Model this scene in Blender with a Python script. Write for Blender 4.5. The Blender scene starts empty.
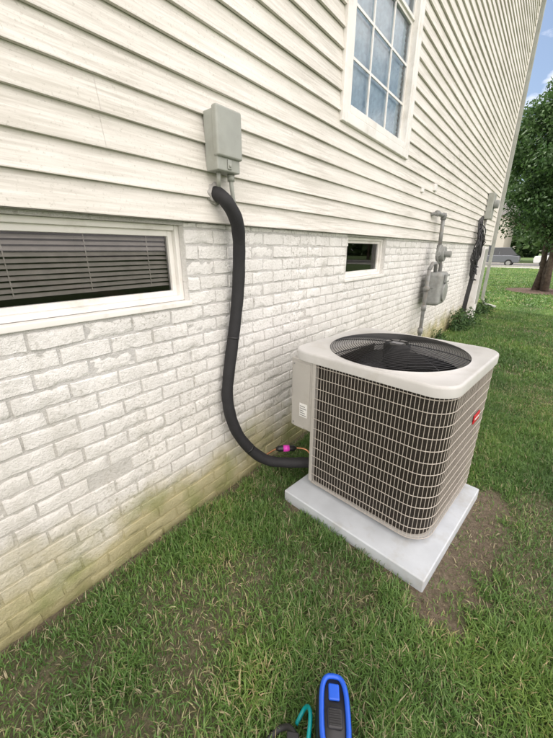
import bpy, bmesh, math, random
import numpy as np
from mathutils import Vector, Matrix
random.seed(7); np.random.seed(7)
R=math.radians
scene=bpy.context.scene
COL=scene.collection

# ------------------------------------------------------------ helpers
def empty(name, parent=None, loc=(0,0,0), rotz=0):
    o=bpy.data.objects.new(name,None); COL.objects.link(o)
    o.location=loc; o.rotation_euler=(0,0,rotz)
    if parent: o.parent=parent
    return o
def mesh_obj(name, verts, faces, mat=None, parent=None, smooth=False):
    me=bpy.data.meshes.new(name); me.from_pydata([tuple(v) for v in verts],[],[tuple(f) for f in faces]); me.update()
    o=bpy.data.objects.new(name,me); COL.objects.link(o)
    if mat: me.materials.append(mat)
    if parent: o.parent=parent
    if smooth:
        for p in me.polygons: p.use_smooth=True
    return o
class MB:
    """mesh builder"""
    def __init__(s): s.v=[]; s.f=[]
    def add(s,vs,fs):
        n=len(s.v); s.v+= [tuple(v) for v in vs]; s.f+=[tuple(i+n for i in f) for f in fs]
    def box(s,x0,x1,y0,y1,z0,z1):
        s.add([(x0,y0,z0),(x1,y0,z0),(x1,y1,z0),(x0,y1,z0),(x0,y0,z1),(x1,y0,z1),(x1,y1,z1),(x0,y1,z1)],
              [(0,3,2,1),(4,5,6,7),(0,1,5,4),(1,2,6,5),(2,3,7,6),(3,0,4,7)])
    def tube(s,path,r,n=8,cap=True,closed=False):
        P=[Vector(p) for p in path]; m=len(P); base=len(s.v)
        rr=r if hasattr(r,'__len__') else [r]*m
        up=None
        for i in range(m):
            if closed: t=(P[(i+1)%m]-P[(i-1)%m])
            else: t=(P[min(i+1,m-1)]-P[max(i-1,0)])
            t.normalize()
            if up is None:
                up=Vector((0,0,1)) if abs(t.z)<.9 else Vector((1,0,0))
            a=(up-t*up.dot(t))
            if a.length<1e-6: a=t.orthogonal()
            a.normalize(); up=a; b=t.cross(a)
            for k in range(n):
                w=2*math.pi*k/n
                s.v.append(tuple(P[i]+(a*math.cos(w)+b*math.sin(w))*rr[i]))
        for i in range(m if closed else m-1):
            for k in range(n):
                j=(i+1)%m
                s.f.append((base+i*n+k,base+i*n+(k+1)%n,base+j*n+(k+1)%n,base+j*n+k))
        if cap and not closed:
            s.f.append(tuple(base+k for k in range(n))[::-1]); s.f.append(tuple(base+(m-1)*n+k for k in range(n)))
    def cyl(s,p0,p1,r,n=20,r1=None): s.tube([p0,p1],[r,r if r1 is None else r1],n)
    def obj(s,name,mat=None,parent=None,smooth=False,bevel=0,seg=2):
        o=mesh_obj(name,s.v,s.f,mat,parent,smooth)
        if bevel:
            m=o.modifiers.new('b','BEVEL'); m.width=bevel; m.segments=seg; m.limit_method='ANGLE'; m.angle_limit=R(40)
            for p in o.data.polygons: p.use_smooth=True
            try:
                w=o.modifiers.new('wn','WEIGHTED_NORMAL'); w.keep_sharp=True
            except Exception: pass
        return o
def spline(pts,n=10):
    P=[Vector(p) for p in pts]; out=[]
    for i in range(len(P)-1):
        p0=P[max(i-1,0)];p1=P[i];p2=P[i+1];p3=P[min(i+2,len(P)-1)]
        for k in range(n):
            t=k/n
            out.append(0.5*((2*p1)+(p2-p0)*t+(2*p0-5*p1+4*p2-p3)*t*t+(3*p1-p0-3*p2+p3)*t**3))
    out.append(P[-1]); return out

# numpy value noise
_G=np.random.RandomState(3).rand(256,256)
def vn(x,y):
    xi=np.floor(x).astype(int); yi=np.floor(y).astype(int); fx=x-xi; fy=y-yi
    fx=fx*fx*(3-2*fx); fy=fy*fy*(3-2*fy)
    g=lambda a,b:_G[a%256,b%256]
    return (g(xi,yi)*(1-fx)+g(xi+1,yi)*fx)*(1-fy)+(g(xi,yi+1)*(1-fx)+g(xi+1,yi+1)*fx)*fy
def fbm(x,y,o=4):
    s=0;a=.5;t=0
    for i in range(o):
        s=s+a*vn(x*2**i+i*17.3,y*2**i+i*9.1); t+=a; a*=.5
    return s/t

# ------------------------------------------------------------ materials
class NT:
    def __init__(s,name):
        s.m=bpy.data.materials.new(name); s.m.use_nodes=True; s.t=s.m.node_tree
        s.n=s.t.nodes; s.b=s.n['Principled BSDF']; s.out=s.n['Material Output']
    def L(s,a,b): s.t.links.new(a,b)
    def pos(s,scale=(1,1,1)):
        g=s.n.new('ShaderNodeNewGeometry'); mp=s.n.new('ShaderNodeMapping'); mp.inputs['Scale'].default_value=scale
        s.L(g.outputs['Position'],mp.inputs['Vector']); return mp.outputs[0]
    def noise(s,scale,detail=4,vec=None,rough=.5,dist=0):
        n=s.n.new('ShaderNodeTexNoise'); n.inputs['Scale'].default_value=scale; n.inputs['Detail'].default_value=detail
        n.inputs['Roughness'].default_value=rough; n.inputs['Distortion'].default_value=dist
        s.L(vec if vec is not None else s.pos(),n.inputs['Vector']); return n.outputs[0]
    def ramp(s,fac,stops):
        r=s.n.new('ShaderNodeValToRGB'); e=r.color_ramp.elements
        while len(e)<len(stops): e.new(.5)
        for k,(p,c) in enumerate(stops):
            e[k].position=p; c=c if hasattr(c,'__len__') else (c,c,c); e[k].color=(*c[:3],1)
        s.L(fac,r.inputs[0]); return r.outputs[0]
    def mix(s,fac,a,b,mode='MIX'):
        m=s.n.new('ShaderNodeMix'); m.data_type='RGBA'; m.blend_type=mode
        for i,v in ((0,fac),(6,a),(7,b)):
            if isinstance(v,(int,float)): m.inputs[i].default_value=v if i==0 else (v,v,v,1)
            elif isinstance(v,(tuple,list)): m.inputs[i].default_value=(*v[:3],1)
            else: s.L(v,m.inputs[i])
        return m.outputs[2]
    def math(s,op,a,b=0,clamp=False):
        m=s.n.new('ShaderNodeMath'); m.operation=op; m.use_clamp=clamp
        for i,v in ((0,a),(1,b)):
            if isinstance(v,(int,float)): m.inputs[i].default_value=v
            else: s.L(v,m.inputs[i])
        return m.outputs[0]
    def sepz(s,axis='Z'):
        g=s.n.new('ShaderNodeNewGeometry'); x=s.n.new('ShaderNodeSeparateXYZ'); s.L(g.outputs['Position'],x.inputs[0]); return x.outputs[axis]
    def maprange(s,v,a,b,c=0,d=1):
        m=s.n.new('ShaderNodeMapRange'); s.L(v,m.inputs[0])
        for i,q in enumerate((a,b,c,d)): m.inputs[i+1].default_value=q
        return m.outputs[0]
    def color(s,c):
        if isinstance(c,(tuple,list)): s.b.inputs['Base Color'].default_value=(*c[:3],1)
        else: s.L(c,s.b.inputs['Base Color'])
    def rough(s,r):
        if isinstance(r,(int,float)): s.b.inputs['Roughness'].default_value=r
        else: s.L(r,s.b.inputs['Roughness'])
    def bump(s,h,strength=.3,dist=.01):
        b=s.n.new('ShaderNodeBump'); b.inputs['Strength'].default_value=strength; b.inputs['Distance'].default_value=dist
        s.L(h,b.inputs['Height']); s.L(b.outputs[0],s.b.inputs['Normal'])

def simple(name,c,rough=.5,metal=0,var=.15,scale=20,bump=.08,dirt=None,bd=.002):
    t=NT(name); n=t.noise(scale,5)
    lo=tuple(x*(1-var) for x in c); hi=tuple(min(1,x*(1+var)) for x in c)
    col=t.ramp(n,[(.3,lo),(.7,hi)])
    if dirt:
        d=t.ramp(t.noise(6,6,rough=.7),[(.5,0),(.72,1)]); col=t.mix(t.math('MULTIPLY',d,.6),col,dirt)
    t.color(col); t.rough(rough); t.b.inputs['Metallic'].default_value=metal
    if bump: t.bump(t.noise(scale*8,3),bump,bd)
    return t.m

# painted brick
def brick_mat(name='painted_brick',k=1.0):
    t=NT(name)
    base=t.ramp(t.noise(3,5),[(.3,(.76*k,.75*k,.725*k)),(.7,(.86*k,.85*k,.825*k))])
    st=t.ramp(t.noise(1,6,t.pos((9,9,1.6)),.65),[(.5,0),(.78,1)])
    base=t.mix(t.math('MULTIPLY',st,.40),base,(.44,.42,.36))
    sp=t.ramp(t.noise(55,5,rough=.75),[(.53,0),(.65,1)])
    patch=t.ramp(t.noise(2.2,4),[(.38,.12),(.62,.8)])
    base=t.mix(t.math('MULTIPLY',sp,patch),base,(.30,.285,.24))
    z=t.sepz()
    zn=t.math('ADD',z,t.math('MULTIPLY',t.math('SUBTRACT',t.noise(3.5,5),.5),.55))
    mid=t.maprange(zn,1.10,.30)
    base=t.mix(t.math('MULTIPLY',mid,.30),base,(.50,.465,.36))
    a=t.maprange(zn,.44,.18); base=t.mix(t.math('MULTIPLY',a,.80),base,(.39,.345,.15))
    a2=t.maprange(zn,.15,.0); base=t.mix(t.math('MULTIPLY',a2,.6),base,(.20,.185,.07))
    g=t.ramp(t.noise(5,5),[(.48,0),(.68,1)]); base=t.mix(t.math('MULTIPLY',t.math('MULTIPLY',g,a),.65),base,(.20,.23,.07))
    t.color(base); t.rough(.8)
    h=t.math('ADD',t.noise(70,6,rough=.65),t.math('MULTIPLY',t.noise(260,3),.35))
    t.bump(h,.85,.010); return t.m
M_BRICK=brick_mat(); M_MORT=brick_mat('painted_mortar',.72)
def siding_mat():
    t=NT('vinyl_siding')
    base=t.ramp(t.noise(1.2,4),[(.3,(.71,.685,.635)),(.7,(.79,.765,.72))])
    grain=t.noise(1,7,t.pos((60,3.2,75)),.7)
    g=t.ramp(grain,[(.42,0),(.62,1)])
    near=t.ramp(t.noise(1.0,3,t.pos((1,.8,1.6))),[(.34,.25),(.6,1)])
    base=t.mix(t.math('MULTIPLY',t.math('MULTIPLY',g,near),.65),base,(.42,.395,.34))
    g2=t.ramp(t.noise(1,6,t.pos((20,1.3,30)),.65),[(.48,0),(.66,1)])
    base=t.mix(t.math('MULTIPLY',g2,.40),base,(.48,.465,.40))
    sp=t.ramp(t.noise(90,4,rough=.7),[(.58,0),(.69,1)])
    base=t.mix(t.math('MULTIPLY',sp,.4),base,(.26,.25,.20))
    t.color(base); t.rough(.55); t.bump(grain,.35,.003); return t.m
M_SID=siding_mat()
M_WHITE=simple('white_vinyl_trim',(.80,.79,.77),.4,var=.05,scale=5,dirt=(.54,.51,.44),bump=.03)
M_TRIMC=simple('white_frame_trim',(.79,.775,.74),.45,var=.05,scale=5,dirt=(.50,.47,.40),bump=.03)
def glass_mat():
    t=NT('window_glass'); n=t.n
    tr=n.new('ShaderNodeBsdfTransparent'); tr.inputs[0].default_value=(.88,.92,.94,1)
    gl=n.new('ShaderNodeBsdfGlossy'); gl.inputs['Roughness'].default_value=.02
    fr=n.new('ShaderNodeFresnel'); fr.inputs[0].default_value=1.5
    mx=n.new('ShaderNodeMixShader'); t.L(fr.outputs[0],mx.inputs[0]); t.L(tr.outputs[0],mx.inputs[1]); t.L(gl.outputs[0],mx.inputs[2])
    t.L(mx.outputs[0],t.out.inputs[0]); return t.m
M_GLASS=glass_mat()
M_DARK=simple('dark_interior',(.035,.03,.028),.9,bump=0)
M_BLIND=simple('blind_slat',(.46,.40,.36),.6,bump=0)  # slats lightened so their colour carries the grey reflection on the glass
M_BLIND_SKY=simple('sky_tinted_blind_slat',(.66,.77,.90),.5,bump=0)  # blue tint puts the sky's reflection on the pane into the slats
M_GREYBOX=simple('grey_enclosure',(.34,.355,.325),.45,var=.1,scale=8,dirt=(.25,.25,.2))
M_PUTTY=simple('duct_seal',(.42,.41,.39),.8,scale=40,bump=.6,bd=.01)
M_FOAM=simple('black_pipe_insulation',(.014,.014,.016),.7,scale=30,bump=.4,bd=.003)
M_METAL=simple('unit_paint_grey',(.44,.425,.395),.42,var=.07,scale=6,dirt=(.34,.32,.28),bump=.04)
M_LID=simple('lid_paint_grey',(.53,.525,.51),.36,var=.07,scale=5,dirt=(.42,.40,.36),bump=.06)
M_WIRE=simple('grille_wire_tan',(.46,.42,.37),.5,var=.08,bump=0)
M_BLACK=simple('black_coated_steel',(.012,.012,.013),.35,var=.2,bump=0)
def coil_mat():
    t=NT('condenser_coil')
    w=t.n.new('ShaderNodeTexWave'); w.bands_direction='Z'; w.inputs['Scale'].default_value=40; w.inputs['Distortion'].default_value=.3
    t.L(t.pos(),w.inputs['Vector'])
    c=t.ramp(w.outputs[0],[(.1,(.007,.006,.005)),(.9,(.038,.030,.024))])
    c=t.mix(t.math('MULTIPLY',t.noise(9,5),.35),c,(.05,.04,.03))
    t.color(c); t.rough(.6); t.b.inputs['Metallic'].default_value=.3; return t.m
M_COIL=coil_mat()
M_PAD=simple('equipment_pad',(.51,.545,.58),.6,var=.09,scale=7,dirt=(.38,.37,.33),bump=.25)
M_COPPER=simple('copper',(.75,.36,.2),.3,metal=1,bump=0)
M_BRASS=simple('brass',(.7,.52,.22),.35,metal=1,bump=0)
M_PINK=simple('magenta_label',(.62,.05,.42),.4,bump=0)
M_RED=simple('red_badge',(.52,.015,.03),.3,bump=0)
M_STICK=simple('white_sticker',(.78,.78,.76),.4,bump=0,var=.03)
M_INK=simple('sticker_print',(.08,.08,.09),.5,bump=0)
M_PIPE=simple('grey_painted_pipe',(.22,.225,.22),.5,dirt=(.2,.14,.08))
M_METERB=simple('gas_meter_grey',(.27,.28,.27),.45,dirt=(.2,.18,.15))
M_CABLE=simple('black_cable',(.02,.02,.022),.5,bump=0)
M_BLUE=simple('blue_plastic',(.015,.10,.60),.3,bump=0,var=.05)
M_TEAL=simple('teal_hose',(.0,.28,.30),.35,bump=0)
M_BARK=simple('bark',(.10,.075,.055),.9,scale=12,bump=.8,bd=.03,var=.4)
M_MULCH=simple('mulch',(.13,.085,.06),.95,scale=40,bump=.8,bd=.03,var=.5)
M_ASPH=simple('asphalt',(.06,.06,.062),.9,scale=12)
M_CONC=simple('concrete',(.42,.41,.38),.85,scale=6)
M_ROOF=simple('roof_shingle',(.10,.095,.09),.9,scale=10,var=.3)
M_HSID=simple('far_house_siding',(.55,.52,.46),.7)
M_HB=simple('far_house_brick',(.26,.13,.09),.85,var=.3,scale=30)

def ground_mat():
    t=NT('lawn_soil')
    at=t.n.new('ShaderNodeAttribute'); at.attribute_name='dirt'
    soil=t.ramp(t.noise(26,7,rough=.7),[(.3,(.13,.095,.065)),(.55,(.22,.17,.12)),(.75,(.31,.25,.185))])
    crumb=t.ramp(t.noise(120,5,rough=.7),[(.35,.6),(.65,1.25)]); soil=t.mix(1,soil,crumb,'MULTIPLY')
    thatch=t.ramp(t.noise(60,6,rough=.7),[(.3,(.04,.065,.02)),(.55,(.09,.125,.04)),(.75,(.18,.17,.08))])
    far=t.ramp(t.noise(.5,6,rough=.65),[(.35,(.05,.10,.02)),(.65,(.10,.155,.04))])
    sp=t.ramp(t.noise(14,6,rough=.75),[(.35,.45),(.65,1.2)])
    far=t.mix(1,far,sp,'MULTIPLY')
    y=t.sepz('Y'); fy=t.maprange(y,9,26)
    x=t.sepz('X'); fx=t.maprange(x,3.4,6.5)
    gr=t.mix(t.math('MAXIMUM',fy,fx),thatch,far)
    c=t.mix(at.outputs['Fac'],gr,soil)
    t.color(c); t.rough(.95); t.bump(t.noise(45,6,rough=.7),1,.03); return t.m
M_GROUND=ground_mat()
def grass_mat():
    t=NT('grass_blades')
    at=t.n.new('ShaderNodeAttribute'); at.attribute_name='rnd'
    c=t.ramp(at.outputs['Fac'],[(0,(.075,.160,.036)),(.35,(.12,.235,.052)),(.68,(.185,.305,.08)),(.86,(.26,.33,.11)),(.93,(.40,.35,.19)),(1,(.50,.44,.29))])
    n=t.ramp(t.noise(1.3,5),[(.32,(.64,.70,.7)),(.5,(1,1,1)),(.68,(1.32,1.18,1.05))])
    c=t.mix(1,c,n,'MULTIPLY'); t.color(c); t.rough(.5)
    tl=t.n.new('ShaderNodeBsdfTranslucent'); t.L(c,tl.inputs[0])
    mx=t.n.new('ShaderNodeMixShader'); mx.inputs[0].default_value=.25
    t.L(t.b.outputs[0],mx.inputs[1]); t.L(tl.outputs[0],mx.inputs[2]); t.L(mx.outputs[0],t.out.inputs[0]); return t.m
M_GRASS=grass_mat()
def leaf_mat(name,a,b):
    t=NT(name)
    at=t.n.new('ShaderNodeAttribute'); at.attribute_name='rnd'
    c=t.ramp(at.outputs['Fac'],[(0,a),(1,b)]); t.color(c); t.rough(.6)
    tl=t.n.new('ShaderNodeBsdfTranslucent'); t.L(c,tl.inputs[0])
    mx=t.n.new('ShaderNodeMixShader'); mx.inputs[0].default_value=.3
    t.L(t.b.outputs[0],mx.inputs[1]); t.L(tl.outputs[0],mx.inputs[2]); t.L(mx.outputs[0],t.out.inputs[0]); return t.m
M_LEAF=leaf_mat('tree_leaves',(.025,.07,.02),(.09,.17,.045))
M_LEAF2=leaf_mat('far_leaves',(.035,.08,.025),(.10,.17,.05))

def np_mesh(name,V,quads,tris,mat,rnd=None,parent=None):
    me=bpy.data.meshes.new(name)
    nq=len(quads); nt=len(tris)
    me.vertices.add(len(V)); me.vertices.foreach_set('co',V.astype(np.float32).ravel())
    li=np.concatenate([quads.ravel(),tris.ravel()]) if nt else quads.ravel()
    me.loops.add(len(li)); me.loops.foreach_set('vertex_index',li.astype(np.int32))
    ls=np.concatenate([np.arange(nq)*4, nq*4+np.arange(nt)*3]) if nt else np.arange(nq)*4
    me.polygons.add(nq+nt); me.polygons.foreach_set('loop_start',ls.astype(np.int32))
    me.update(calc_edges=True); me.validate()
    if rnd is not None:
        a=me.attributes.new('rnd','FLOAT','POINT'); a.data.foreach_set('value',rnd.astype(np.float32))
    me.materials.append(mat)
    o=bpy.data.objects.new(name,me); COL.objects.link(o)
    if parent: o.parent=parent
    return o

# ------------------------------------------------------------ ground
PADC=(.87,1.82); UR=-R(6)
def pad_local(x,y):
    dx=x-PADC[0]; dy=y-PADC[1]; c=math.cos(-UR); s=math.sin(-UR)
    return dx*c-dy*s, dx*s+dy*c
def dirt(x,y):
    lx,ly=pad_local(x,y)
    d=np.sqrt(np.maximum(np.abs(lx)-.45,0)**2+np.maximum(np.abs(ly)-.45,0)**2)
    n=fbm(x*5+3,y*5+8,4); n2=fbm(x*16+3,y*16+8,3)
    w=.015+.11*n+ .20*np.clip(lx*4-1,0,1)*np.clip(1.35-abs(ly)*1.1,0,1)
    a=np.clip((w*1.2+(n2-.5)*.24-d)/.15,0,.93)
    wall=np.clip((.02+.09*n-x)/.04,0,1)*(y<12)
    s=np.clip((n-.46)*3.5,0,1)*np.exp(-((x-.45)**2/.08+(y-1.25)**2/.14))*.8
    s2=np.clip((n-.40)*4,0,1)*np.exp(-((x-.90)**2/.18+(y-1.18)**2/.06))*.8
    pt=np.clip((fbm(x*1.7+40,y*1.7+11,3)-.60)*4+(n2-.5)*.6,0,.6)*(y<12)
    return np.clip(np.maximum.reduce([a,wall*.8,s,s2,pt]),0,1)
def hgt(x,y):
    lx,ly=pad_local(x,y); d=np.sqrt(np.maximum(np.abs(lx)-.45,0)**2+np.maximum(np.abs(ly)-.45,0)**2)
    k=np.clip(d/.3,0,1)
    return (fbm(x*1.5,y*1.5,3)-.5)*.05*k*np.clip(1-(np.abs(y)-20)/10,0,1)*np.clip(1-(np.abs(x)-4)/4,0,1) - .004
xs=np.unique(np.concatenate([np.linspace(-500,-20,10),np.linspace(-20,-6,6),np.linspace(-6,-.3,20),np.linspace(-.3,3.2,120),np.linspace(3.2,10,24),np.linspace(10,500,14)]))
ys=np.unique(np.concatenate([np.linspace(-500,-20,10),np.linspace(-20,-.8,20),np.linspace(-.8,6,210),np.linspace(6,32,90),np.linspace(32,500,14)]))
X,Y=np.meshgrid(xs,ys,indexing='ij'); Z=hgt(X,Y)
V=np.stack([X,Y,Z],-1).reshape(-1,3); nx,ny=X.shape
idx=np.arange(nx*ny).reshape(nx,ny)
Q=np.stack([idx[:-1,:-1],idx[1:,:-1],idx[1:,1:],idx[:-1,1:]],-1).reshape(-1,4)
g=np_mesh('lawn_ground',V,Q,np.zeros((0,3),int),M_GROUND)
a=g.data.attributes.new('dirt','FLOAT','POINT'); a.data.foreach_set('value',dirt(V[:,0],V[:,1]).astype(np.float32))

def blades(name,x0,x1,y0,y1,dens,L,W,parent,keep=None,flat=1.0):
    n=int((x1-x0)*(y1-y0)*dens)
    x=np.random.uniform(x0,x1,n); y=np.random.uniform(y0,y1,n)
    d=dirt(x,y)
    lx,ly=pad_local(x,y); inside=(np.abs(lx)<.46)&(np.abs(ly)<.46)
    cl=fbm(x*9+5,y*9+2,2); k=(np.random.rand(n)>d*.96)&(~inside)&(np.random.rand(n)<.55+.8*cl)&((x>.01)|(y>11.2))
    if keep is not None: k&=keep(x,y)
    x=x[k];y=y[k];cl=cl[k];d=d[k]; n=len(x)
    z=hgt(x,y)-.003
    big=fbm(x*.9+60,y*.9+20,3)
    l=np.random.uniform(.45,1.15,n)*L*(.65+.7*cl)*(1-.5*d)*(.7+.6*big); w=np.random.uniform(.6,1.2,n)*W
    az=np.random.uniform(0,2*np.pi,n)+ (fbm(x*3,y*3,2)-.5)*4
    lean=np.clip(np.random.normal(.75,.4,n)*flat,.1,1.5)
    dx,dy=np.cos(az),np.sin(az)
    sx,sy=-dy,dx
    tw=np.random.uniform(-.6,.6,n); 
    def P(s,lean_):
        return x+dx*np.sin(lean_)*l*s, y+dy*np.sin(lean_)*l*s, z+np.cos(lean_)*l*s
    mx_,my_,mz_=P(.5,lean*.6)
    l2=np.clip(lean*1.5,0,1.75)
    tx=mx_+dx*np.sin(l2)*l*.5; ty=my_+dy*np.sin(l2)*l*.5; tz=np.maximum(mz_+np.cos(l2)*l*.5,z+.004)
    if y1<=12: tx=np.maximum(tx,.004); mx_=np.maximum(mx_,.004)
    V=np.empty((n,5,3))
    V[:,0]=np.stack([x-sx*w*.5,y-sy*w*.5,z],-1); V[:,1]=np.stack([x+sx*w*.5,y+sy*w*.5,z],-1)
    tz2=tw*w*.5
    V[:,2]=np.stack([mx_+sx*w*.5,my_+sy*w*.5,mz_+tz2],-1); V[:,3]=np.stack([mx_-sx*w*.5,my_-sy*w*.5,mz_-tz2],-1)
    V[:,4]=np.stack([tx,ty,tz],-1)
    b=np.arange(n)[:,None]*5
    q=b+np.array([[0,1,2,3]]); t=b+np.array([[3,2,4]])
    r=np.clip(np.random.beta(2,2.6,n)*.8+.25*(cl-.5)+.3*(big-.5),0,.88)
    dead=np.random.rand(n)<(.05+.22*d+.5*np.clip(fbm(x*2+9,y*2+30,3)-.52,0,1)); r=np.where(dead,np.random.uniform(.9,1,n),r)
    return np_mesh(name,V.reshape(-1,3),q,t,M_GRASS,np.repeat(r,5),parent)
GR=empty('grass')
blades('near_blades',0,2.4,-.6,5,25000,.064,.0038,GR)
blades('mid_blades',0,3.2,5,12,6500,.07,.0075,GR)
blades('side_blades',2.4,5,-.6,5,2500,.07,.0085,GR)
blades('far_blades',-6,8,12,38,1000,.09,.028,GR,keep=lambda x,y:((x-1.35)**2+(y-17)**2>1.6))

# ------------------------------------------------------------ HOUSE
H=empty('siding_house'); 
Y0,Y1=-3.0,11.1; ZS=1.68; ZT=7.3
W1=(.22,1.075,1.30,1.665); W2=(2.80,3.68,1.30,1.665); UW=(2.55,3.82,2.49,4.40)
def cells(y0,y1,z0,z1,holes):
    ysx=sorted({y0,y1,*[h[0] for h in holes],*[h[1] for h in holes]}); zsx=sorted({z0,z1,*[h[2] for h in holes],*[h[3] for h in holes]})
    out=[]
    for i in range(len(ysx)-1):
        for j in range(len(zsx)-1):
            cy=(ysx[i]+ysx[i+1])/2; cz=(zsx[j]+zsx[j+1])/2
            if any(h[0]<cy<h[1] and h[2]<cz<h[3] for h in holes): continue
            out.append((ysx[i],ysx[i+1],zsx[j],zsx[j+1]))
    return out
mb=MB()
for (a0,a1,b0,b1) in cells(Y0,Y1,-.3,ZS,[W1,W2]):
    mb.add([(-.005,a0,b0),(-.005,a1,b0),(-.005,a1,b1),(-.005,a0,b1)],[(0,1,2,3)])
mb.obj('mortar_face',M_MORT,H)
mb=MB()
for w in (W1,W2):
    y0,y1,z0,z1=w
    for q in ([(-.12,y1,z0),(-.005,y1,z0),(-.005,y1,z1),(-.12,y1,z1)],[(-.12,y0,z0),(-.005,y0,z0),(-.005,y0,z1),(-.12,y0,z1)],
              [(-.12,y0,z1),(-.005,y0,z1),(-.005,y1,z1),(-.12,y1,z1)]):
        mb.add(q,[(0,1,2,3)])
mb.obj('window_reveals',M_BRICK,H)
# bricks
V=[];F=[]
CH=.0762; BL=.2032; J=.0085
rs=np.random.RandomState(5)
row=0; z=-.02-CH
while z<ZS-.004:
    rowj=rs.uniform(-.008,.008)
    zt=min(z+CH-J,ZS-.001); off=(row%2)*BL/2+rowj
    y=Y0-off-.01
    while y<Y1: 
        bl=BL
        a0=max(y,Y0); a1=min(y+bl-J*rs.uniform(.55,1.1),Y1)
        segs=[(a0,a1)] if a1>a0 else []
        for w in (W1,W2):
            if zt>w[2]-.02 and z<w[3]-.001:
                ns=[]
                for s in segs:
                    if s[1]<=w[0] or s[0]>=w[1]: ns.append(s); continue
                    if s[0]<w[0]-.02: ns.append((s[0],w[0]-.001))
                    if s[1]>w[1]+.02: ns.append((w[1]+.001,s[1]))
                segs=ns
        for s0,s1 in segs:
            if s1-s0<.015 or zt-z<.012: continue
            L=s1-s0; n=10 if L>.15 else 6
            jit=rs.normal(0,.0016); b=len(V)
            us=[0,.014]+list(np.linspace(.014,.986,n-2)[1:-1])+[.986,1]; vs=[0,.06,.35,.68,.94,1]
            bow=rs.uniform(-.004,.004); nv=len(vs)
            for i,u in enumerate(us):
                for j,v in enumerate(vs):
                    edge=(i in(0,len(us)-1)) or (j in (0,nv-1))
                    x=-.009 if edge else jit+rs.normal(0,.0015)
                    if (i in (1,len(us)-2) or j in (1,nv-2)) and not edge: x-=abs(rs.normal(0,.0018))
                    V.append((x,s0+L*u+(rs.normal(0,.001) if edge else rs.normal(0,.001)),z+(zt-z)*v+rs.normal(0,.0014)+bow*(u-.5)))
            for i in range(len(us)-1):
                for j in range(nv-1):
                    p=b+i*nv+j; F.append((p,p+nv,p+nv+1,p+1))
        y+=bl
    z+=CH; row+=1
o=mesh_obj('painted_bricks',V,F,M_BRICK,H,smooth=True)
o.modifiers.new('es','EDGE_SPLIT').split_angle=R(42)
for w in (W1,W2):
    m=MB(); m.box(-.12,.008,w[0]-.012,w[1]+.012,w[2]-.022,w[2]+.004)
    o=m.obj('window_sill',M_TRIMC,H,bevel=.004)
# siding
sx=.020; EX=.114
V=[];F=[]
rs=np.random.RandomState(11)
k=0; z=ZS
while z<ZT:
    z1=min(z+EX,ZT)
    if k%2==0: seam0=rs.uniform(0,3.6)
    seg_y=[Y0]; y=Y0+seam0
    while y<Y1: 
        if y>Y0+.3 and y<Y1-.3: seg_y.append(y)
        y+=3.66
    seg_y.append(Y1)
    for si in range(len(seg_y)-1):
        off=.0009*(si%2)
        for (a0,a1,b0,b1) in cells(seg_y[si],seg_y[si+1],z,z1,[UW] if (UW[2]<z1 and UW[3]>z) else []):
                b0c=max(b0,z); b1c=min(b1,z1); a0c=max(a0,seg_y[si]); a1c=min(a1,seg_y[si+1])
                if b1c-b0c<1e-4 or a1c-a0c<1e-4: continue
                n=max(1,int((a1c-a0c)/.25)); base=len(V)
                for i in range(n+1):
                    yy=a0c+(a1c-a0c)*i/n
                    wv=(float(fbm(np.array(yy*.9),np.array(k*3.3),2))-.5)*.007
                    sag=(float(fbm(np.array(yy*.5+50),np.array(k//2*2.1),2))-.5)*.006
                    def px(zz):
                        f=(zz-z)/EX
                        return sx+.020*(1-f)+off+wv*(1-f)
                    V.append((px(b0c)-.017,yy,b0c+sag)); V.append((px(b0c),yy,b0c+sag)); 
                    V.append((px(b0c+.004)+.0006,yy,b0c+.004+sag)); V.append((px(b1c),yy,b1c+sag+ (.006 if b1c==z1 else 0)))
                for i in range(n):
                    p=base+i*4
                    for j in range(3): F.append((p+j,p+4+j,p+5+j,p+1+j))
    z+=EX; k+=1
mesh_obj('lap_siding',V,F,M_SID,H)
m=MB()
for (a0,a1,b0,b1) in cells(Y0,Y1,ZS,ZT,[UW]):
    m.add([(.004,a0,b0),(.004,a1,b0),(.004,a1,b1),(.004,a0,b1)],[(0,1,2,3)])
m.add([(.004,Y0,ZS),(.035,Y0,ZS),(.035,Y1,ZS),(.004,Y1,ZS)],[(0,1,2,3)])
m.add([(-9,Y1-.01,-.3),(-.009,Y1-.01,-.3),(-.009,Y1-.01,ZT),(-9,Y1-.01,ZT)],[(0,1,2,3)])
m.add([(-9,Y0+.01,-.3),(-.009,Y0+.01,-.3),(-.009,Y0+.01,ZT),(-9,Y0+.01,ZT)],[(0,1,2,3)])
m.add([(-9,Y0,-.3),(-9,Y1,-.3),(-9,Y1,ZT),(-9,Y0,ZT)],[(0,1,2,3)])
m.obj('wall_backing',M_SID,H)
m=MB(); m.box(-9.4,.4,Y0-.4,Y1+.25,ZT,ZT+.2); m.obj('eave_fascia',M_WHITE,H)
m=MB(); m.add([(-9.5,Y0-.5,ZT+.203),(.5,Y0-.5,ZT+.203),(.5,Y1+.35,ZT+.203),(-9.5,Y1+.35,ZT+.203),(-4.5,Y0-.5,ZT+2.9),(-4.5,Y1+.35,ZT+2.9)],[(1,2,5,4),(0,4,5,3),(0,1,4),(3,5,2),(0,3,2,1)])
m.obj('roof',M_ROOF,H)
m=MB(); m.box(.0,.052,Y1-.09,Y1+.01,ZS-.01,ZT-.002); m.obj('corner_board',M_TRIMC,H,bevel=.004)
m=MB(); m.box(.056,.13,Y1-.06,Y1+.02,.25,ZT-.05); m.tube([(.093,Y1-.02,.27),(.16,Y1-.02,.12),(.45,Y1-.02,.05)],.042,8)
m.obj('downspout',M_GREYBOX,H,bevel=.006)

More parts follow.
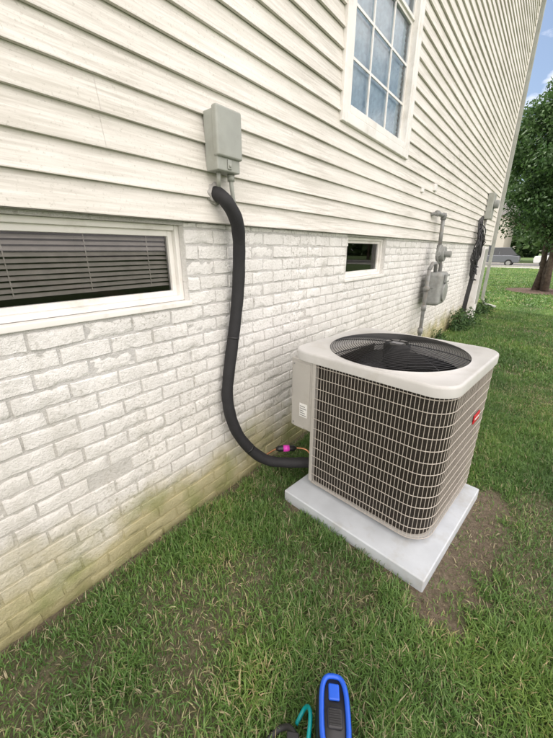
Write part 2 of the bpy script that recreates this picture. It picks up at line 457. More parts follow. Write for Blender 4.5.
def window(name,w,frame,recess,matf,cols=0,rows=0,blindmat=None,slat=.05,proud=0,mid=None,tilt=35,blind_bottom=0,bd=.085):
    y0,y1,z0,z1=w; E=empty(name,H); x=recess
    m=MB(); fr=frame
    m.box(x-.05,x+.02+proud,y0,y0+fr,z0,z1); m.box(x-.05,x+.02+proud,y1-fr,y1,z0,z1)
    m.box(x-.05,x+.018+proud,y0+fr,y1-fr,z1-fr,z1); m.box(x-.05,x+.024+proud,y0+fr,y1-fr,z0,z0+fr)
    m.obj('frame',matf,E,bevel=.003)
    a0,a1,b0,b1=y0+fr,y1-fr,z0+fr,z1-fr
    parts=[(a0,a1,b0,b1,0)] if mid is None else ([(a0,a1,b0,mid,0),(a0,a1,mid,b1,.014)])
    m=MB(); gm=MB(); mm=MB(); s=.026
    for (c0,c1,d0,d1,o) in parts:
        xx=x-.012+o
        m.box(xx-.02,xx+.01,c0,c0+s,d0,d1); m.box(xx-.02,xx+.01,c1-s,c1,d0,d1)
        m.box(xx-.021,xx+.009,c0+s,c1-s,d0,d0+s); m.box(xx-.021,xx+.009,c0+s,c1-s,d1-s,d1)
        gm.add([(xx-.006,c0+s,d0+s),(xx-.006,c1-s,d0+s),(xx-.006,c1-s,d1-s),(xx-.006,c0+s,d1-s)],[(0,1,2,3)])
        for i in range(1,cols): 
            yy=c0+s+(c1-c0-2*s)*i/cols; mm.box(xx-.004,xx+.006,yy-.009,yy+.009,d0+s,d1-s)
        for i in range(1,rows): 
            zz=d0+s+(d1-d0-2*s)*i/rows; mm.box(xx-.0035,xx+.0055,c0+s,c1-s,zz-.009,zz+.009)
    m.obj('sash',matf,E,bevel=.002)
    gm.obj('glass',M_GLASS,E)
    if cols or rows: mm.obj('muntins',M_WHITE,E)
    if blindmat:
        m=MB(); zz=z1-fr-.02; xb=x-bd
        while zz>z0+fr+blind_bottom:
            t=R(tilt+random.uniform(-2.5,2.5)); c=math.cos(t)*slat/2; sn=math.sin(t)*slat/2; dz=random.uniform(-.0012,.0012)
            m.add([(xb-c,a0,zz-sn+dz),(xb-c,a1,zz-sn-dz),(xb+c,a1,zz+sn-dz),(xb+c,a0,zz+sn+dz)],[(0,1,2,3)])
            zz-=slat*.88
        for yy in (a0+.12,(a0+a1)/2,a1-.12): m.box(xb-.001,xb+.001,yy-.002,yy+.002,z0+fr+blind_bottom,z1-fr)
        m.obj('blinds',blindmat,E)
    m=MB(); m.box(x-1.6,x-.13,y0-.15,y1+.15,z0-.2,z1+.15); o=m.obj('room',M_DARK,E)
    o.data.flip_normals()
    bm=bmesh.new(); bm.from_mesh(o.data)
    fs=[f for f in bm.faces if all(abs(v.co.x-(x-.13))<1e-4 for v in f.verts)]
    bmesh.ops.delete(bm,geom=fs,context='FACES'); bm.to_mesh(o.data); bm.free()
    return E
window('basement_window',(W1[0]+.001,W1[1]-.001,W1[2]+.006,W1[3]-.001),.024,-.060,M_TRIMC,blindmat=M_BLIND,slat=.024,tilt=-36,blind_bottom=.055,bd=.042)
window('basement_window.001',(W2[0]+.001,W2[1]-.001,W2[2]+.006,W2[3]-.001),.026,-.060,M_TRIMC)
window('double_hung_window',UW,.05,.0,M_TRIMC,cols=3,rows=3,blindmat=M_BLIND_SKY,slat=.046,proud=.03,mid=3.48,tilt=68,bd=.050)
m=MB(); y0,y1,z0,z1=UW
m.box(.006,.055,y0-.07,y0-.001,z0-.07,z1+.07); m.box(.006,.055,y1+.001,y1+.07,z0-.07,z1+.07)
m.box(.006,.058,y0-.001,y1+.001,z0-.07,z0-.001); m.box(.006,.058,y0-.001,y1+.001,z1+.001,z1+.07)
m.obj('window_casing',M_TRIMC,H,bevel=.006)
m=MB(); m.box(.02,.06,4.98,5.08,2.27,2.35); m.box(.02,.05,4.5,4.58,2.2,2.26); m.obj('wall_vent',M_WHITE,H,bevel=.006)

# ------------------------------------------------------------ disconnect box
D=empty('electrical_disconnect_box',loc=(0,-.075,-.03))
m=MB(); m.box(.036,.120,1.285,1.432,1.935,2.180); m.obj('case',M_GREYBOX,D,bevel=.006)
m=MB(); m.box(.098,.134,1.277,1.440,1.99,2.190); m.obj('cover',M_GREYBOX,D,bevel=.010,seg=3)
m=MB(); m.box(.121,.126,1.345,1.372,1.945,1.985); m.cyl((.120,1.358,1.96),(.132,1.358,1.96),.007); m.obj('hasp',M_GREYBOX,D,bevel=.002)
m=MB(); m.tube(spline([(.08,1.405,1.94),(.08,1.407,1.88),(.07,1.43,1.80),(.05,1.455,1.70),(.045,1.462,1.5)],6),.0105,10); m.cyl((.08,1.405,1.935),(.08,1.405,1.905),.018); m.obj('conduit_whip',M_GREYBOX,D,smooth=True)
m=MB(); m.cyl((.08,1.325,1.937),(.06,1.335,1.86),.011); m.obj('conduit_nipple',M_GREYBOX,D,smooth=True)

# ------------------------------------------------------------ refrigerant line set
LS=empty('insulated_refrigerant_line')
path=[(.01,1.262,1.815),(.055,1.258,1.812),(.10,1.275,1.775),(.105,1.330,1.700),(.085,1.366,1.61),(.065,1.380,1.48),(.055,1.374,1.33),(.05,1.345,1.15),(.045,1.312,.99),(.045,1.275,.83),(.048,1.255,.70),(.065,1.262,.56),(.095,1.30,.42),(.14,1.385,.275),(.20,1.465,.195),(.28,1.555,.165),(.36,1.63,.16),(.40,1.66,.16)]
sp=spline(path,8)
rad=[.035*(1+.02*math.sin(i*.9)+.02*math.sin(i*.31)) for i in range(len(sp))]
m=MB(); m.tube(sp,rad,20); m.obj('foam_sleeve',M_FOAM,LS,smooth=True)
m=MB()
for i in (60,101): m.tube([sp[i],sp[i]+(sp[i+1]-sp[i])*.5],.0362,20)
m.obj('tape_wraps',M_BLACK,LS,smooth=True)
bm=bmesh.new(); bmesh.ops.create_icosphere(bm,subdivisions=4,radius=1)
for v in bm.verts:
    n=1+.18*math.sin(v.co.x*5+v.co.z*7)*math.cos(v.co.y*6); v.co=Vector((v.co.x*.03+.03,v.co.y*.052*n+1.262,v.co.z*.048*n+1.815))
me=bpy.data.meshes.new('wall_putty'); bm.to_mesh(me); bm.free(); me.materials.append(M_PUTTY)
for p in me.polygons: p.use_smooth=True
o=bpy.data.objects.new('wall_putty',me); COL.objects.link(o); o.parent=LS
m=MB(); lp=spline([(.17,1.46,.225),(.19,1.56,.235),(.24,1.62,.235),(.33,1.70,.22),(.38,1.70,.20)],8); m.tube(lp,.006,8); m.obj('liquid_line',M_COPPER,LS,smooth=True)
m=MB(); m.tube([(.185,1.555,.235),(.20,1.572,.235),(.275,1.648,.232),(.29,1.662,.232)],[.008,.022,.022,.008],16); m.obj('filter_drier',M_BLACK,LS,smooth=True)
m=MB(); m.tube([(.222,1.5945,.2345),(.252,1.6250,.2335)],.0235,16); m.obj('drier_label',M_PINK,LS,smooth=True)

# ------------------------------------------------------------ pad
P=empty('equipment_pad',loc=(PADC[0],PADC[1],0),rotz=UR)
m=MB(); m.box(-.455,.455,-.455,.455,-.03,.070); m.obj('slab',M_PAD,P,bevel=.008,seg=3)

# ------------------------------------------------------------ AC condenser
AC=empty('air_conditioner_condenser',loc=(.84,1.92,0),rotz=UR)
ZB,ZL=.098,.935
X0,X1,YB0,YB1=-.50,.42,-.40,.435
def rrect(x0,x1,y0,y1,r,n=10):
    if not hasattr(r,'__len__'): r=[r]*4
    pts=[]
    cs=[(x0,y0,r[0],180),(x1,y0,r[1],270),(x1,y1,r[2],0),(x0,y1,r[3],90)]
    sg=[(1,1),(-1,1),(-1,-1),(1,-1)]
    for (cx,cy,rr,a0),(ix,iy) in zip(cs,sg):
        ox,oy=cx+ix*rr,cy+iy*rr
        for i in range(n+1):
            a=R(a0+90*i/n); pts.append((ox+rr*math.cos(a),oy+rr*math.sin(a)))
    return pts
def extr(m,outl,z0,z1,top=True,bot=True):
    n=len(outl); v=[(x,y,z0) for x,y in outl]+[(x,y,z1) for x,y in outl]
    f=[(i,(i+1)%n,(i+1)%n+n,i+n) for i in range(n)]
    if top: f.append(tuple(range(n,2*n)))
    if bot: f.append(tuple(range(n))[::-1])
    m.add(v,f)
XG=-.315
m=MB(); extr(m,rrect(XG-.02,X1-.010,YB0+.010,YB1-.010,[.02,.13,.13,.02]),ZB,ZB+.014); m.obj('base_pan',M_METAL,AC,smooth=False)
m=MB()
for fx,fy in ((-.25,-.3),(.28,-.28),(.28,.32),(-.25,.32)): m.cyl((fx,fy,.065),(fx,fy,ZB+.002),.035,16)
m.obj('feet',M_BLACK,AC)
m=MB(); extr(m,rrect(XG,X1-.022,YB0+.022,YB1-.022,[.015,.115,.115,.02]),ZB+.012,ZL-.01,False,False); m.obj('coil',M_COIL,AC,smooth=True)
def gpath(step_straight=.0223):
    pts=[]; r=.13
    L1=(X1-r)-XG; n=round(L1/step_straight)
    for i in range(n): pts.append((XG+L1*i/n,YB0))
    na=round(r*math.pi/2/step_straight)
    for i in range(na): a=R(270+90*i/na); pts.append((X1-r+r*math.cos(a),YB0+r+r*math.sin(a)))
    L2=(YB1-r)-(YB0+r); n=round(L2/step_straight)
    for i in range(n): pts.append((X1,YB0+r+L2*i/n))
    for i in range(na): a=R(0+90*i/na); pts.append((X1-r+r*math.cos(a),YB1-r+r*math.sin(a)))
    n=round(L1/step_straight)
    for i in range(n+1): pts.append((X1-r-L1*i/n,YB1))
    return pts
gp=gpath(.0200)
m=MB()
for (x,y) in gp: 
    j=random.uniform(-.0008,.0008); m.tube([(x+j,y,ZB+.006),(x-j,y+j,(ZB+ZL)/2),(x+j,y,ZL)],.0015,5,cap=False)
cx,cy=.05,.02
nh=13
for i in range(nh):
    z=ZB+.010+(ZL-ZB-.03)*i/(nh-1)
    pth=[(x+(x-cx)*.004,y+(y-cy)*.004,z+random.uniform(-.0005,.0005)) for x,y in gp]
    m.tube(pth,.0021,5)
m.obj('wire_guard',M_WIRE,AC)
m=MB(); m.box(XG-.022,XG+.002,YB0-.004,YB0+.03,ZB+.015,ZL); m.box(XG-.022,XG+.002,YB1-.03,YB1+.004,ZB+.015,ZL); m.obj('corner_post',M_METAL,AC,bevel=.003)
m=MB(); m.box(X0,XG-.024,YB0+.0,YB1-.18,.47,ZL); m.obj('control_box',M_METAL,AC,bevel=.006,seg=3)
m=MB(); m.box(XG-.06,XG-.023,YB0+.05,YB1-.18,ZB+.0,.469); m.obj('service_panel',M_METAL,AC,bevel=.003)
m=MB(); m.box(X0+.012,XG-.036,YB0-.005,YB0-.001,.485,ZL-.02)
m.box(X0+.03,X0+.11,YB0-.007,YB0-.0045,.475,.49); m.obj('access_cover',M_METAL,AC,bevel=.0015)
m=MB()
for zz in (.50,.90): m.cyl((X0+.025,YB0-.001,zz),(X0+.025,YB0-.009,zz),.005,8)
m.obj('screws',M_PIPE,AC)
m=MB(); m.box(X0+.075,X0+.135,YB0-.008,YB0-.0055,.56,.65); m.obj('sticker',M_STICK,AC)
m=MB()
for i in range(5): m.box(X0+.080,X0+.130-(i%3)*.01,YB0-.0095,YB0-.0083,.57+i*.015,.5735+i*.015)
m.obj('sticker_print',M_INK,AC)
m=MB(); m.cyl((-.43,-.30,.16),(-.355,-.28,.16),.016,12); m.cyl((-.39,-.29,.16),(-.39,-.29,.215),.012,6); m.cyl((-.40,-.24,.22),(-.355,-.23,.22),.012,12); m.cyl((-.38,-.235,.22),(-.38,-.235,.265),.010,6)
m.cyl((-.39,-.33,.16),(-.39,-.30,.16),.009,8)
m.obj('service_valves',M_BRASS,AC)
m=MB(); m.cyl((-.46,-.305,.16),(-.42,-.30,.16),.011,12); m.obj('suction_stub',M_COPPER,AC)
CXL,CYL,RF=-.035,.020,.392
LX0,LX1,LY0,LY1=-.515,.432,-.412,.452
n=128
def ray_rr(ang,x0,x1,y0,y1,r):
    dx,dy=math.cos(ang),math.sin(ang)
    hx,hy=(x1-x0)/2,(y1-y0)/2; mx,my=(x0+x1)/2,(y0+y1)/2
    lo,hi=.05,1.2
    for _ in range(40):
        t=(lo+hi)/2; px,py=CXL+dx*t-mx,CYL+dy*t-my
        qx,qy=abs(px)-hx+r,abs(py)-hy+r
        d=math.hypot(max(qx,0),max(qy,0))+min(max(qx,qy),0)-r
        if d>0: hi=t
        else: lo=t
    return CXL+dx*lo,CYL+dy*lo
def loop(ins,z,r=.12): return [(*ray_rr(2*math.pi*i/n,LX0+ins,LX1-ins,LY0+ins,LY1-ins,max(r-ins,.03)),z) for i in range(n)]
def circ(rad_,z): return [(CXL+rad_*math.cos(2*math.pi*i/n),CYL+rad_*math.sin(2*math.pi*i/n),z) for i in range(n)]
loops=[loop(.012,ZL-.004),loop(.0,ZL-.002),loop(0,ZL+.040),loop(.003,ZL+.050),loop(.009,ZL+.054),loop(.016,ZL+.054),
       circ(RF+.008,ZL+.050),circ(RF+.004,ZL+.054),circ(RF,ZL+.052),circ(RF-.003,ZL+.03),circ(RF-.012,ZL-.06)]
V=[p for l in loops for p in l]; F=[]
for k in range(len(loops)-1):
    for i in range(n): j=(i+1)%n; F.append((k*n+i,k*n+j,(k+1)*n+j,(k+1)*n+i))
lid=mesh_obj('top_cover',V,F,M_LID,AC,smooth=True)
md=lid.modifiers.new('es','EDGE_SPLIT'); md.split_angle=R(50)
V=[p for l in (circ(RF-.012,ZL-.06),circ(RF-.02,ZL-.2),circ(RF-.1,ZL-.45)) for p in l]; F=[]
for k in range(2):
    for i in range(n): j=(i+1)%n; F.append((k*n+i,k*n+j,(k+1)*n+j,(k+1)*n+i))
F.append(tuple(range(2*n,3*n)))
mesh_obj('fan_shroud',V,F,M_BLACK,AC)
m=MB(); dome=lambda r:ZL+.054+.045*(1-(r/RF)**2)**.8
for k in range(24):
    r=.075+(RF+.002-.075)*k/23
    m.tube([(CXL+r*math.cos(2*math.pi*i/72),CYL+r*math.sin(2*math.pi*i/72),dome(min(r,RF))) for i in range(72)],.0021,5,closed=True)
for k in range(8):
    a=2*math.pi*k/8+.2
    m.tube([(CXL+r*math.cos(a),CYL+r*math.sin(a),dome(r)-.004) for r in np.linspace(.05,RF-.001,10)],.0033,6)
m.obj('fan_guard',M_BLACK,AC,smooth=True)
m=MB(); m.tube([(CXL,CYL,ZL-.06),(CXL,CYL,ZL+.08),(CXL,CYL,ZL+.090),(CXL,CYL,ZL+.093)],[.075,.078,.07,.03],24); m.obj('fan_motor',M_BLACK,AC,smooth=False)
m=MB(); m.box(CXL-.035,CXL+.035,CYL-.02,CYL+.02,ZL+.0935,ZL+.095); m.obj('motor_label',simple('dull_label',(.18,.18,.19),.5),AC)
m=MB()
for k in range(3):
    a0=2*math.pi*k/3
    V=[];F=[]
    for i in range(7):
        r=.07+(.27)*i/6
        for j in range(5):
            a=a0+ (j/4)*1.1-.1*i/6
            V.append((CXL+r*math.cos(a),CYL+r*math.sin(a),ZL-.02-.09*(j/4)))
    for i in range(6):
        for j in range(4): p=i*5+j; F.append((p,p+1,p+6,p+5))
    m.add(V,F)
m.obj('fan_blades',simple('fan_blade',(.03,.03,.034),.5,metal=.2,bump=0),AC,smooth=True)
m=MB(); m.box(X1+.004,X1+.010,.075,.185,.635,.69); m.obj('badge',M_RED,AC,bevel=.003)
m=MB(); m.box(X1+.0105,X1+.0115,.09,.17,.657,.668); m.obj('badge_print',M_STICK,AC)

# ------------------------------------------------------------ gas meter
G=empty('gas_meter')
m=MB(); m.tube(spline([(.0,5.08,2.0),(.09,5.10,2.01)],3),.022,10); m.tube([(.10,5.10,2.01),(.12,5.36,2.0)],.026,12); m.tube([(.12,5.36,2.0),(.13,5.36,1.56)],.026,12)
for p,q in (((.10,5.08,2.01),(.10,5.14,2.01)),((.12,5.33,2.0),(.12,5.39,2.0)),((.12,5.36,2.03),(.121,5.36,1.95)),((.13,5.36,1.62),(.13,5.36,1.55))): m.cyl(p,q,.037,12)
m.tube([(.13,5.36,1.56),(.16,5.36,1.42),(.17,5.42,1.34),(.17,5.42,1.24)],.027,12)
m.tube([(.15,4.93,-.05),(.15,4.93,1.02),(.15,4.93,1.30)],.024,12); m.cyl((.15,4.93,.42),(.15,4.93,.50),.036,12); m.cyl((.15,4.93,.75),(.15,4.93,.83),.034,12)
m.tube([(.15,4.93,1.30),(.16,5.02,1.38),(.17,5.14,1.38),(.17,5.18,1.24)],.026,12)
m.cyl((.15,4.89,1.05),(.15,4.97,1.05),.040,12)
m.obj('pipes',M_PIPE,G,smooth=True)
m=MB(); m.box(.06,.29,5.09,5.50,.80,1.26); m.obj('meter_body',M_METERB,G,bevel=.055,seg=5)
m=MB(); m.cyl((.285,5.30,.98),(.315,5.30,.98),.13,28); m.box(.292,.322,5.21,5.39,1.12,1.23); m.box(.14,.20,5.08,5.51,1.045,1.06); m.obj('meter_front',M_METERB,G,bevel=.006)
m=MB(); m.box(.3225,.325,5.24,5.36,1.145,1.205); m.obj('meter_dial',M_STICK,G)
m=MB(); m.cyl((.13,5.30,1.50),(.23,5.30,1.50),.10,24); m.cyl((.155,5.30,1.50),(.175,5.30,1.50),.125,24); m.cyl((.23,5.30,1.50),(.31,5.30,1.50),.042,16); m.cyl((.17,5.18,1.50),(.17,5.44,1.50),.036,14)
m.obj('regulator',M_METERB,G,bevel=.005)

# ------------------------------------------------------------ utility panels at far corner
U=empty('electric_meter')
m=MB(); m.box(.036,.16,9.15,9.45,2.2,2.72); m.obj('meter_box',M_GREYBOX,U,bevel=.01)
m=MB(); m.cyl((.16,9.30,2.5),(.25,9.30,2.5),.085,20); m.obj('meter_dome',M_METERB,U,bevel=.01)
m=MB(); m.tube([(.07,9.22,2.2),(.07,9.22,1.6)],.022,10); m.obj('conduits',M_PIPE,U,smooth=True)
U2=empty('utility_cabinet')
m=MB(); m.box(.012,.20,9.05,9.40,.0,1.62); m.obj('cabinet',M_WHITE,U2,bevel=.012)
m=MB(); m.box(.20,.212,9.07,9.38,.35,1.58); m.cyl((.212,9.12,1.0),(.222,9.12,1.0),.015); m.obj('cabinet_door',M_GREYBOX,U2,bevel=.004)
U3=empty('cable_bundle')
m=MB()
rs=np.random.RandomState(4)
for k in range(12):
    cy=8.50+rs.uniform(-.18,.25); cz=1.50+rs.uniform(-.2,.2); ry=rs.uniform(.14,.28); rz=rs.uniform(.28,.50)
    m.tube([(.10+.05*rs.rand()+.03*math.sin(3*w),cy+ry*math.cos(w),cz+rz*math.sin(w)) for w in np.linspace(0,2*math.pi,28)[:-1]],.010,6,closed=True)
for k in range(5):
    yy=8.35+k*.12
    m.tube(spline([(.04,yy+.2,2.15+.03*k),(.09,yy,2.0),(.12,yy+.06,1.6),(.1,yy+.1,1.0),(.08,yy+.02,.5),(.06,yy,.0)],6),.010,6)
m.obj('hanging_cables',M_CABLE,U3,smooth=True)

# ------------------------------------------------------------ power tool at bottom
T=empty('cordless_power_tool',loc=(1.19,.60,0),rotz=R(32))
def ell(w,h,n=32,p=3.2):
    out=[]
    for i in range(n):
        a=2*math.pi*i/n; c,s=math.cos(a),math.sin(a)
        out.append((w*math.copysign(abs(c)**(2/p),c),h*math.copysign(abs(s)**(2/p),s)))
    return out
V=[];F=[];N=32
prof=[(.0,.052,.105),(.05,.058,.112),(.10,.058,.112),(.135,.054,.108),(.150,.046,.100)]
for z,w,h in prof: V+=[(x,y,z+.02) for x,y in ell(w,h)]
for k in range(len(prof)-1):
    for i in range(N): j=(i+1)%N; F.append((k*N+i,k*N+j,(k+1)*N+j,(k+1)*N+i))
F.append(tuple(range(4*N,5*N))); F.append(tuple(range(N))[::-1])
o=mesh_obj('housing',V,F,M_BLACK,T,smooth=True); o.location.z=-.012
m=MB(); m.tube([(x*.80,y*.93,.158) for x,y in ell(.052,.105)],.0085,10,closed=True); m.obj('blue_rim',M_BLUE,T,smooth=True)
m=MB(); m.box(-.024,.024,-.04,.012,.156,.170); m.obj('vent_panel',M_CABLE,T,bevel=.008,seg=3)
m=MB()
for i in range(4): m.box(-.018,.018,-.034+i*.012,-.029+i*.012,.1695,.1725)
m.obj('vent_ribs',M_BLACK,T,bevel=.001)
m=MB(); m.box(-.018,.018,.03,.075,.156,.166); m.obj('blue_panel',M_BLUE,T,bevel=.006,seg=3)
m=MB(); m.tube(spline([(-.07,-.25,.03),(-.085,-.1,.07),(-.075,.01,.10),(-.09,.05,.06),(-.12,.02,.02)],8),.007,8); m.obj('teal_hose',M_TEAL,T,smooth=True)
m=MB(); m.tube(spline([(-.05,-.2,.05),(-.12,-.03,.06),(-.17,.0,.03),(-.22,-.04,.02)],8),.010,8); m.box(-.15,-.11,-.07,-.02,.02,.07); m.obj('black_parts',M_CABLE,T,bevel=.004)

# ------------------------------------------------------------ trees
def tree(name,loc,h_trunk,crown,clumps,per,leaf,mat,seed,trunks=1,r0=.16):
    rs=np.random.RandomState(seed); E=empty(name,loc=loc)
    cz,rx,rz=crown
    m=MB()
    for t in range(trunks):
        a=rs.uniform(0,6.28)
        top=Vector((math.cos(a)*.5*(t>0)+rs.normal(0,.1),math.sin(a)*.5*(t>0)+rs.normal(0,.1),cz+rz*.3))
        b=Vector((math.cos(a)*.18*(t>0),math.sin(a)*.18*(t>0),-.1))
        p=[b.lerp(top,k/6)+Vector((rs.normal(0,.05),rs.normal(0,.05),0)) for k in range(7)]
        m.tube(p,[r0*(1.25 if k==0 else 1)*(1-.13*k) for k in range(7)],9)
        for k in range(9):
            f=rs.uniform(.3,1); s=b.lerp(top,f); az=rs.uniform(0,6.28); L=rx*rs.uniform(.5,.9)
            e=s+Vector((math.cos(az)*L,math.sin(az)*L,rs.uniform(.2,1.2)))
            mid=s.lerp(e,.5)+Vector((0,0,-.12)); m.tube([s,mid,e],[r0*.35,r0*.22,r0*.06],6)
    m.obj('trunk_and_limbs',M_BARK,E,smooth=True)
    C=[]
    while len(C)<clumps:
        p=rs.uniform(-1,1,3); r=np.linalg.norm(p)
        if r<1 and r>.35:
            zz=p[2]; taper=1-.35*max(zz,0)
            C.append((p[0]*rx*taper,p[1]*rx*taper,cz+zz*rz))
    C=np.array(C); sz=rs.uniform(.55,1.15,clumps)*rx*.27
    c=np.repeat(np.arange(clumps),per); N=len(c)
    d=rs.normal(0,1,(N,3)); d/=np.linalg.norm(d,axis=1)[:,None]; rad_=rs.rand(N)**.4
    p=C[c]+d*(rad_*sz[c])[:,None]*np.array([1,1,.85])
    nrm=d*.7+rs.normal(0,.6,(N,3)); nrm/=np.linalg.norm(nrm,axis=1)[:,None]
    u=np.cross(nrm,rs.normal(0,1,(N,3))); u/=np.linalg.norm(u,axis=1)[:,None]; v=np.cross(nrm,u)
    l=leaf*rs.uniform(.6,1.3,N)[:,None]
    V=np.stack([p-u*l,p-v*l*.5,p+u*l,p+v*l*.5],1).reshape(-1,3)
    q=np.arange(N*4).reshape(N,4)
    rnd=np.clip(.5*rs.rand(N)+.5*rs.rand(clumps)[c],0,1)
    np_mesh('foliage',V,q,np.zeros((0,3),int),mat,np.repeat(rnd,4),E)
tree('shade_tree',(1.35,17.0,0),2,(4.65,2.40,2.85),190,420,.062,M_LEAF,3,trunks=3,r0=.12)
m=MB(); N=40; m.add([(1.35,17,.06)]+[(1.35+(1.35+.12*math.sin(i*1.9))*math.cos(2*math.pi*i/N),17+(1.35+.12*math.sin(i*2.3))*math.sin(2*math.pi*i/N),.022) for i in range(N)],[(0,i+1,(i+1)%N+1) for i in range(N)]); m.obj('mulch_bed',M_MULCH)
for i,(x,y,s) in enumerate([(-14,60,1.2),(-5,66,1.4),(4,62,1.25),(13,60,1.3),(24,58,1.2),(-24,58,1.3)]):
    tree('street_tree' if i==0 else 'street_tree.%03d'%i,(x,y,0),2,(6*s,3.6*s,4.2*s),60,110,.26,M_LEAF2,20+i,r0=.25)
rs=np.random.RandomState(9); N=26000
xx=rs.uniform(-140,140,N); yy=95+rs.uniform(0,14,N); hh=9+5*np.interp(xx,np.linspace(-140,140,60),rs.rand(60)); zz=rs.rand(N)**.8*hh
p=np.stack([xx,yy,zz],-1); u=rs.normal(0,1,(N,3)); u/=np.linalg.norm(u,axis=1)[:,None]; v=np.cross(u,rs.normal(0,1,(N,3))); v/=np.linalg.norm(v,axis=1)[:,None]
V=np.stack([p-u*.9,p-v*.6,p+u*.9,p+v*.6],1).reshape(-1,3)
np_mesh('distant_treeline',V,np.arange(N*4).reshape(N,4),np.zeros((0,3),int),M_LEAF2,np.repeat(rs.rand(N),4))

rs=np.random.RandomState(2)
def shrub(name,loc,rx,h,N,leaf):
    E=empty(name,loc=loc)
    d=rs.normal(0,1,(N,3)); d/=np.linalg.norm(d,axis=1)[:,None]; d[:,2]=abs(d[:,2]); r=rs.rand(N)**.45*(1+.25*np.sin(d[:,0]*7+d[:,1]*5))
    p=d*r[:,None]*np.array([rx,rx*1.3,h]); u=rs.normal(0,1,(N,3)); u/=np.linalg.norm(u,axis=1)[:,None]; v=np.cross(u,d+.3); v/=np.linalg.norm(v,axis=1)[:,None]
    l=leaf*rs.uniform(.6,1.3,N)[:,None]; V=np.stack([p-u*l,p-v*l*.45,p+u*l,p+v*l*.45],1).reshape(-1,3)
    np_mesh('leaves',V,np.arange(N*4).reshape(N,4),np.zeros((0,3),int),M_LEAF,np.repeat(rs.rand(N),4),E)
    m=MB()
    for k in range(6):
        a=rs.uniform(0,6.28); m.tube([(0,0,-.03),(math.cos(a)*rx*.4,math.sin(a)*rx*.4,h*.7)],[.008,.003],5)
    m.obj('stems',M_BARK,E)
shrub('weed_clump',(.18,7.5,0),.2,.42,900,.03)
shrub('weed_clump.001',(.22,8.2,0),.24,.36,900,.03)
shrub('weed_clump.002',(.25,9.9,0),.25,.35,800,.035)
shrub('weed_clump.003',(.12,6.3,0),.12,.22,400,.022)

# ------------------------------------------------------------ street, cars, far houses
m=MB(); m.box(-120,120,41,49,-.2,.03); m.obj('street',M_ASPH)
m=MB(); m.box(-120,120,40.8,41,-.2,.14); m.box(-120,120,49,49.2,-.2,.14); m.obj('kerb',M_CONC)
m=MB(); m.box(-120,120,38.2,39.6,-.2,.035); m.obj('sidewalk',M_CONC)
def car(name,loc,rotz,col,suv=False):
    E=empty(name,loc=loc,rotz=rotz); P_=simple(name+'_paint',col,.25,bump=0,var=.03)
    hh=1.75 if suv else 1.45
    side=[(-2.25,.35),(-2.28,.75),(-2.1,.98),(-1.1,1.02),(-.95,1.05),(1.45,1.05),(2.15,.98),(2.25,.75),(2.2,.35)]
    def slab(pts,hw,inset=0):
        n=len(pts); v=[(x,-hw,z) for x,z in pts]+[(x,hw,z) for x,z in pts]
        return v,[(i,(i+1)%n,(i+1)%n+n,i+n) for i in range(n)]+[tuple(range(n))[::-1],tuple(range(n,2*n))]
    m=MB(); m.add(*slab(side,.9)); m.obj('body',P_,E,bevel=.07,seg=3)
    rb=2.05 if suv else 1.7
    g=[(-1.05,1.02),(-.35,hh),(rb-.7,hh),(rb,1.02)]
    m=MB(); n=4
    v=[(x,-(.82 if z<1.1 else .66),z) for x,z in g]+[(x,(.82 if z<1.1 else .66),z) for x,z in g]
    m.add(v,[(i,(i+1)%n,(i+1)%n+n,i+n) for i in range(n)]+[(3,2,1,0),(4,5,6,7)]); m.obj('greenhouse',simple(name+'_glass',(.03,.035,.04),.08,bump=0),E,bevel=.03)
    m=MB(); m.box(-.32,rb-.73,-.64,.64,hh-.01,hh+.035); m.box(.45,.53,-.80,.80,1.04,hh*.8); m.obj('roof',P_,E,bevel=.015)
    m=MB()
    for x in (-1.4,1.4):
        for y in (-.92,.72): m.cyl((x,y,.33),(x,y+.2,.33),.33,20)
    m.obj('tyres',M_BLACK,E)
    m=MB()
    for x in (-1.4,1.4): m.cyl((x,-.94,.33),(x,-.915,.33),.2,14); m.cyl((x,.915,.33),(x,.94,.33),.2,14)
    m.obj('wheels',M_METERB,E)
    m=MB(); m.box(-2.3,-2.2,-.8,-.45,.65,.8); m.box(-2.3,-2.2,.45,.8,.65,.8); m.obj('headlights',M_STICK,E)
car('parked_car',(-3.4,42.2,.03),0,(.13,.14,.16),True)
car('parked_car.001',(2.2,42.2,.03),R(180),(.62,.63,.64))
car('parked_car.002',(8.5,42.3,.03),0,(.3,.31,.33))
car('parked_car.003',(-10,47.6,.03),0,(.35,.05,.04))
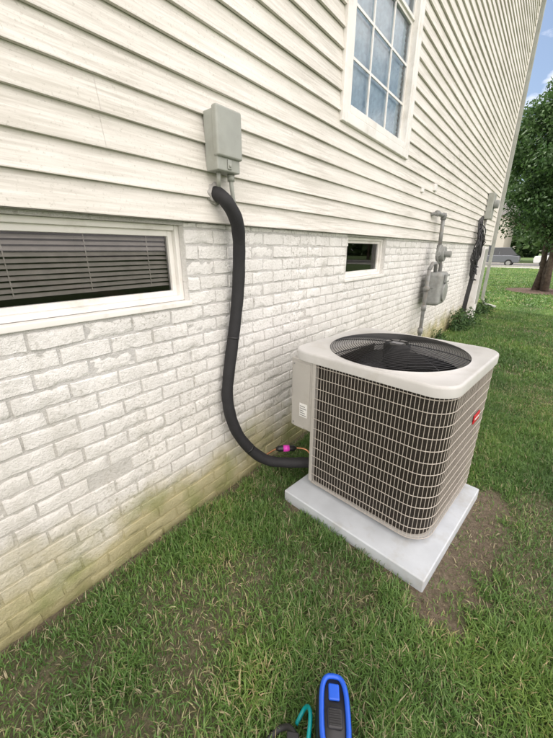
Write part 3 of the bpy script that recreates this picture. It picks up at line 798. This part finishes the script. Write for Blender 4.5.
def house(name,x0,x1,y0,y1,h,wm):
    E=empty(name)
    m=MB(); m.box(x0,x1,y0,y1,-.2,h); m.obj('walls',wm,E)
    ym=(y0+y1)/2; rh=h+2.6; o=.5
    m=MB(); m.add([(x0-o,y0-o,h-.05),(x1+o,y0-o,h-.05),(x1+o,y1+o,h-.05),(x0-o,y1+o,h-.05),(x0-o,ym,rh),(x1+o,ym,rh)],[(0,1,5,4),(2,3,4,5),(0,4,3),(1,2,5),(0,3,2,1)]); m.obj('roof',M_ROOF,E)
    gm=MB(); fm=MB()
    k=int((x1-x0)/3)
    for fl in range(int(h//2.8)):
        for i in range(k):
            cx_=x0+(i+.5)*(x1-x0)/k; z0=1+fl*2.8
            for yf,s in ((y0,-1),(y1,1)):
                fm.box(cx_-.6,cx_+.6,min(yf,yf+s*.06),max(yf,yf+s*.06),z0,z0+1.5); gm.box(cx_-.5,cx_+.5,min(yf+s*.061,yf+s*.07),max(yf+s*.061,yf+s*.07),z0+.1,z0+1.4)
    fm.obj('window_frames',M_WHITE,E); gm.obj('window_panes',simple(name+'_pane',(.04,.05,.06),.1,bump=0),E)
    m=MB(); dx=(x0+x1)/2+1.4; m.box(dx-.5,dx+.5,y0-.07,y0-.001,0,2.1); m.obj('door',M_WHITE,E)
house('far_house',-16,-4,54,63,5.8,M_HSID); house('far_house.001',4,16,55,64,5.8,M_HB); house('far_house.002',-36,-22,54,63,5.8,M_HB)

# ------------------------------------------------------------ light, sky, camera
S=Vector((-.94,.34,0)).normalized(); el=R(55)
sd=Vector((S.x*math.cos(el),S.y*math.cos(el),math.sin(el)))
l=bpy.data.lights.new('sun','SUN'); l.energy=5; l.angle=R(.5); l.color=(1,.955,.88)
lo=bpy.data.objects.new('sun',l); COL.objects.link(lo); lo.rotation_euler=sd.to_track_quat('Z','Y').to_euler(); lo.location=(-10,10,20)
w=bpy.data.worlds.new('World'); scene.world=w; w.use_nodes=True; nt=w.node_tree; bg=nt.nodes['Background']
sky=nt.nodes.new('ShaderNodeTexSky'); sky.sky_type='NISHITA'; sky.sun_disc=False; sky.sun_elevation=el; sky.sun_rotation=math.atan2(S.x,S.y)%(2*math.pi)
sky.air_density=1.0; sky.dust_density=1.6; sky.ozone_density=1.0
hs=nt.nodes.new('ShaderNodeHueSaturation'); hs.inputs['Saturation'].default_value=.95; hs.inputs['Value'].default_value=1.1
nt.links.new(sky.outputs[0],hs.inputs['Color'])
tc=nt.nodes.new('ShaderNodeTexCoord'); cn=nt.nodes.new('ShaderNodeTexNoise'); cn.inputs['Scale'].default_value=2.6; cn.inputs['Detail'].default_value=8; cn.inputs['Roughness'].default_value=.6
mp=nt.nodes.new('ShaderNodeMapping'); mp.inputs['Scale'].default_value=(1,1,2.2); nt.links.new(tc.outputs['Generated'],mp.inputs[0]); nt.links.new(mp.outputs[0],cn.inputs['Vector'])
# unseen cloud bank added towards +x to light the shaded wall, clearer towards +y
dt=nt.nodes.new('ShaderNodeVectorMath'); dt.operation='DOT_PRODUCT'; nt.links.new(tc.outputs['Generated'],dt.inputs[0]); dt.inputs[1].default_value=(.20,-.24,.06)
ad=nt.nodes.new('ShaderNodeMath'); ad.operation='ADD'; nt.links.new(cn.outputs[0],ad.inputs[0]); nt.links.new(dt.outputs['Value'],ad.inputs[1])
cr=nt.nodes.new('ShaderNodeValToRGB'); cr.color_ramp.elements[0].position=.34; cr.color_ramp.elements[1].position=.56; nt.links.new(ad.outputs[0],cr.inputs[0])
mx=nt.nodes.new('ShaderNodeMix'); mx.data_type='RGBA'; nt.links.new(cr.outputs[0],mx.inputs[0]); nt.links.new(hs.outputs[0],mx.inputs[6]); mx.inputs[7].default_value=(18.8,17.4,16.7,1)  # cloud brightness raised as fill for the shaded wall
nt.links.new(mx.outputs[2],bg.inputs['Color']); bg.inputs['Strength'].default_value=.15

cam=bpy.data.cameras.new('camera'); co=bpy.data.objects.new('camera',cam); COL.objects.link(co)
cam.sensor_fit='HORIZONTAL'; cam.sensor_width=36; cam.lens=36*330/553; cam.clip_end=2000; cam.clip_start=.02
co.location=(1.43,0,1.55); co.rotation_euler=(R(90-19.8),0,R(38.5))
scene.camera=co
scene.view_settings.view_transform='Standard'; scene.view_settings.look='None'; scene.view_settings.exposure=0
